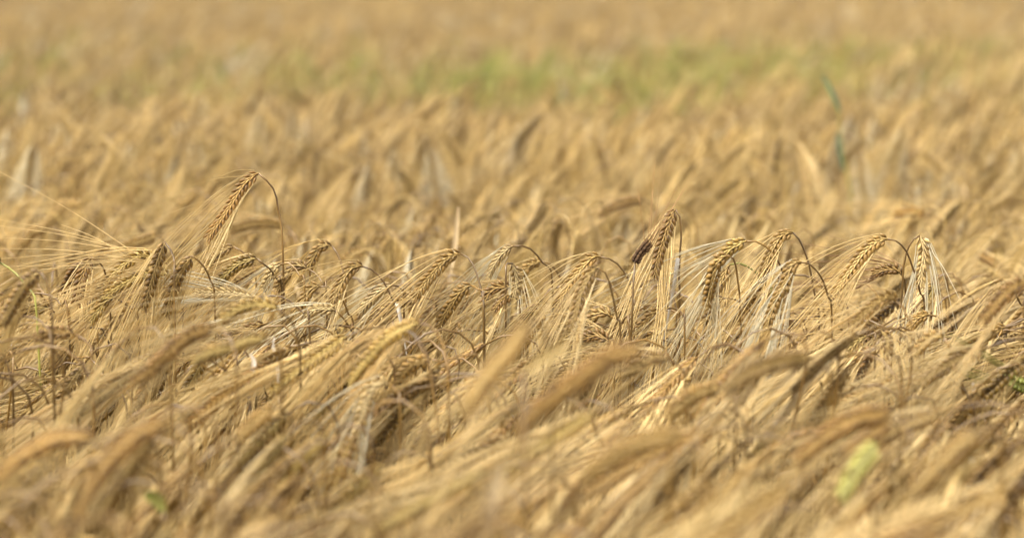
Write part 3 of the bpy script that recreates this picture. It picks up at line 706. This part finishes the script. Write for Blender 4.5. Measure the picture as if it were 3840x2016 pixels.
# far stand, thinning in detail with distance
far_pts, green_pts = [], []
def patch(x, y):
    """where unripe growth shows green between the straw"""
    return .5 * math.sin(x * 1.9 + 1.3 * math.sin(y * 1.1)) + .5 * math.sin(x * .83 - y * .9 + 2) 
for (ya, yb, dens, zs) in ((6, 14, 380, .9), (14, 32, 170, 1.0), (32, 80, 14, 1.6)):
    area_w = .42 * yb + 5
    for _ in range(int(dens * (yb - ya) * area_w)):
        y = rng.uniform(ya, yb); x = rng.uniform(-area_w / 2, area_w / 2)
        if abs(x) > .215 * y + 2.5: continue
        z = .725 + rng.gauss(0, .045) + .035 * math.sin(x * 1.7 + 2 * math.sin(y * .9)) * math.sin(y * 1.3 + x * .4); i = rng.randrange(16); s = rng.uniform(.95, 1.1) * zs
        rec = (x, y, z - APEX['far_mass'][i] * s, lean_angle(.45, .08), rng.gauss(0, .06), s, i)
        pg = (max(0, patch(x, y)) ** 1.2 * .75 + .13) * math.exp(-((y - 7.4) / 2.2) ** 2) * (1 if x > -1.4 - .1 * y else .45)
        if rng.random() < pg:
            i = rng.randrange(6); green_pts.append((x, y, z - APEX['green_mass'][i] * s + .02, rec[3], rec[4], s, i))
        else: far_pts.append(rec)
for _ in range(2600):
    y = rng.uniform(4.6, 6.6); x = rng.uniform(-3, 3)
    if rng.random() < max(0, patch(x, y)) * .35:
        i = rng.randrange(6); s = 1.0
        green_pts.append((x, y, .735 + rng.gauss(0, .03) - APEX['green_mass'][i], lean_angle(.8, .2), 0, s, i))
scatter('distant_barley', far_pts, c_far)
scatter('unripe_barley', green_pts, c_green)

# ------------------------------------------------------------ the tall blue green grass blade beyond the row
rng = random.Random(11)
pts = [at(3190, 800, 4.0), at(3165, 640, 4.0), at(3160, 560, 4.0), at(3150, 500, 4.0), at(3142, 400, 4.0), at(3115, 340, 4.0), at(3085, 285, 4.0)]
root = Vector((pts[0].x, pts[0].y, 0)); off = V3(root)
t = empty('grass_plant', root, 'tall blue green grass blade standing alone in the blur above the row', 'grass blade')
mb = MB(); tube(mb, spline([V3((0, 0, 0))] + [V3(p) - off for p in pts], 14), [.0022 - .0001 * k for k in range(14)], 5); link('stem', mb.mesh('stem', ['stem_green']), t)
def ribbon(px, w):
    sp = spline([V3(p) - off for p in px], 12); vs, fs = [], []
    for i, p in enumerate(sp):
        u = i / 11; ww = w * math.sin(math.pi * (.08 + .84 * u)) ** .6
        vs += [p + V3((-ww, .003, 0)), p + V3((0, -.002, 0)), p + V3((ww, .003, 0))]
    for i in range(11):
        for k in (0, 1): fs.append((i*3+k, i*3+k+1, i*3+k+4, i*3+k+3))
    m = MB(); m.add(vs, fs); return m
link('leaf', ribbon([at(3160, 640, 4.0), at(3150, 560, 4.0), at(3140, 500, 4.0)], .0042).mesh('leaf', ['leaf_blue']), t)
link('leaf', ribbon([at(3150, 420, 4.0), at(3120, 350, 4.0), at(3085, 285, 4.0)], .0055).mesh('leaf', ['leaf_blue']), t)

# ------------------------------------------------------------ loose leaf slivers on low plants
def sliver(reg, d, pts, w, key, label, cat='leaf'):
    x0, y0, s = REG[reg]
    P = [at(x0 + x / s, y0 + y / s, d) for x, y in pts]
    low = P[-1]; root = Vector((low.x + .01, low.y + .01, 0)); o_ = V3(root)
    t = empty('barley_plant', root, label, cat)
    mb = MB(); tube(mb, spline([V3((0, 0, 0)), V3((0, 0, low.z * .5)), V3(low) - o_], 10), [.0014] * 10, 5); link('stem', mb.mesh('stem', ['stem']), t)
    sp = spline([V3(p) - o_ for p in P], 12); vs, fs = [], []
    for i, p in enumerate(sp):
        u = i / 11; ww = w * (math.sin(math.pi * (.06 + .86 * u)) ** .5)
        tg = unit(sp[min(11, i+1)] - sp[max(0, i-1)]); sd = unit(cross(tg, V3((0, 1, 0))))
        vs += [p - sd * ww + V3((0, -.002, 0)), p, p + sd * ww + V3((0, -.003, 0))]
    for i in range(11):
        for k in (0, 1): fs.append((i*3+k, i*3+k+1, i*3+k+4, i*3+k+3))
    m = MB(); m.add(vs, fs, (.7, 0)); link('leaf', m.mesh('leaf', [key]), t)
sliver('E', 2.10, [(1560, 205), (1580, 260), (1560, 340), (1550, 420)], .002, 'leaf_white', 'left white leaf sliver standing upright beside the braided low ear', 'leafy plant')
sliver('E', 2.18, [(1705, 105), (1698, 160), (1722, 260), (1732, 420)], .0016, 'leaf_white', 'right white leaf sliver, longer and thinner, curling at its tip', 'leafy plant')
sliver('G', 2.2, [(1800, 385), (1808, 430), (1830, 500)], .002, 'leaf_white', 'small white leaf sliver in the tangle left of the bright green ear', 'leafy plant')
sliver('G', 1.95, [(1770, 830), (1820, 920), (1850, 1020), (1865, 1080)], .0035, 'leaf_white', 'broad white leaf fold beside the lower end of the thick bare stem', 'leafy plant')
sliver('F', 1.4, [(1000, 900), (960, 1000), (930, 1150), (900, 1340)], .004, 'leaf', 'wide cream leaf blur standing at the bottom middle', 'leafy plant')
sliver('F', 1.5, [(1400, 150), (1330, 190), (1230, 250), (1130, 320)], .003, 'leaf_yellow', 'yellow leaf blur left of the darkest diagonal ear', 'leafy plant')
sliver('E', 1.7, [(900, 1080), (950, 1090), (1010, 1140), (1020, 1190)], .005, 'leaf_green', 'green leaf blur low at the bottom left', 'leafy plant')
sliver('B', 2.9, [(1465, 340), (1452, 470), (1440, 620), (1400, 850)], .003, 'leaf', 'pale upright leaf blur behind the sharp slanting ear', 'leafy plant')
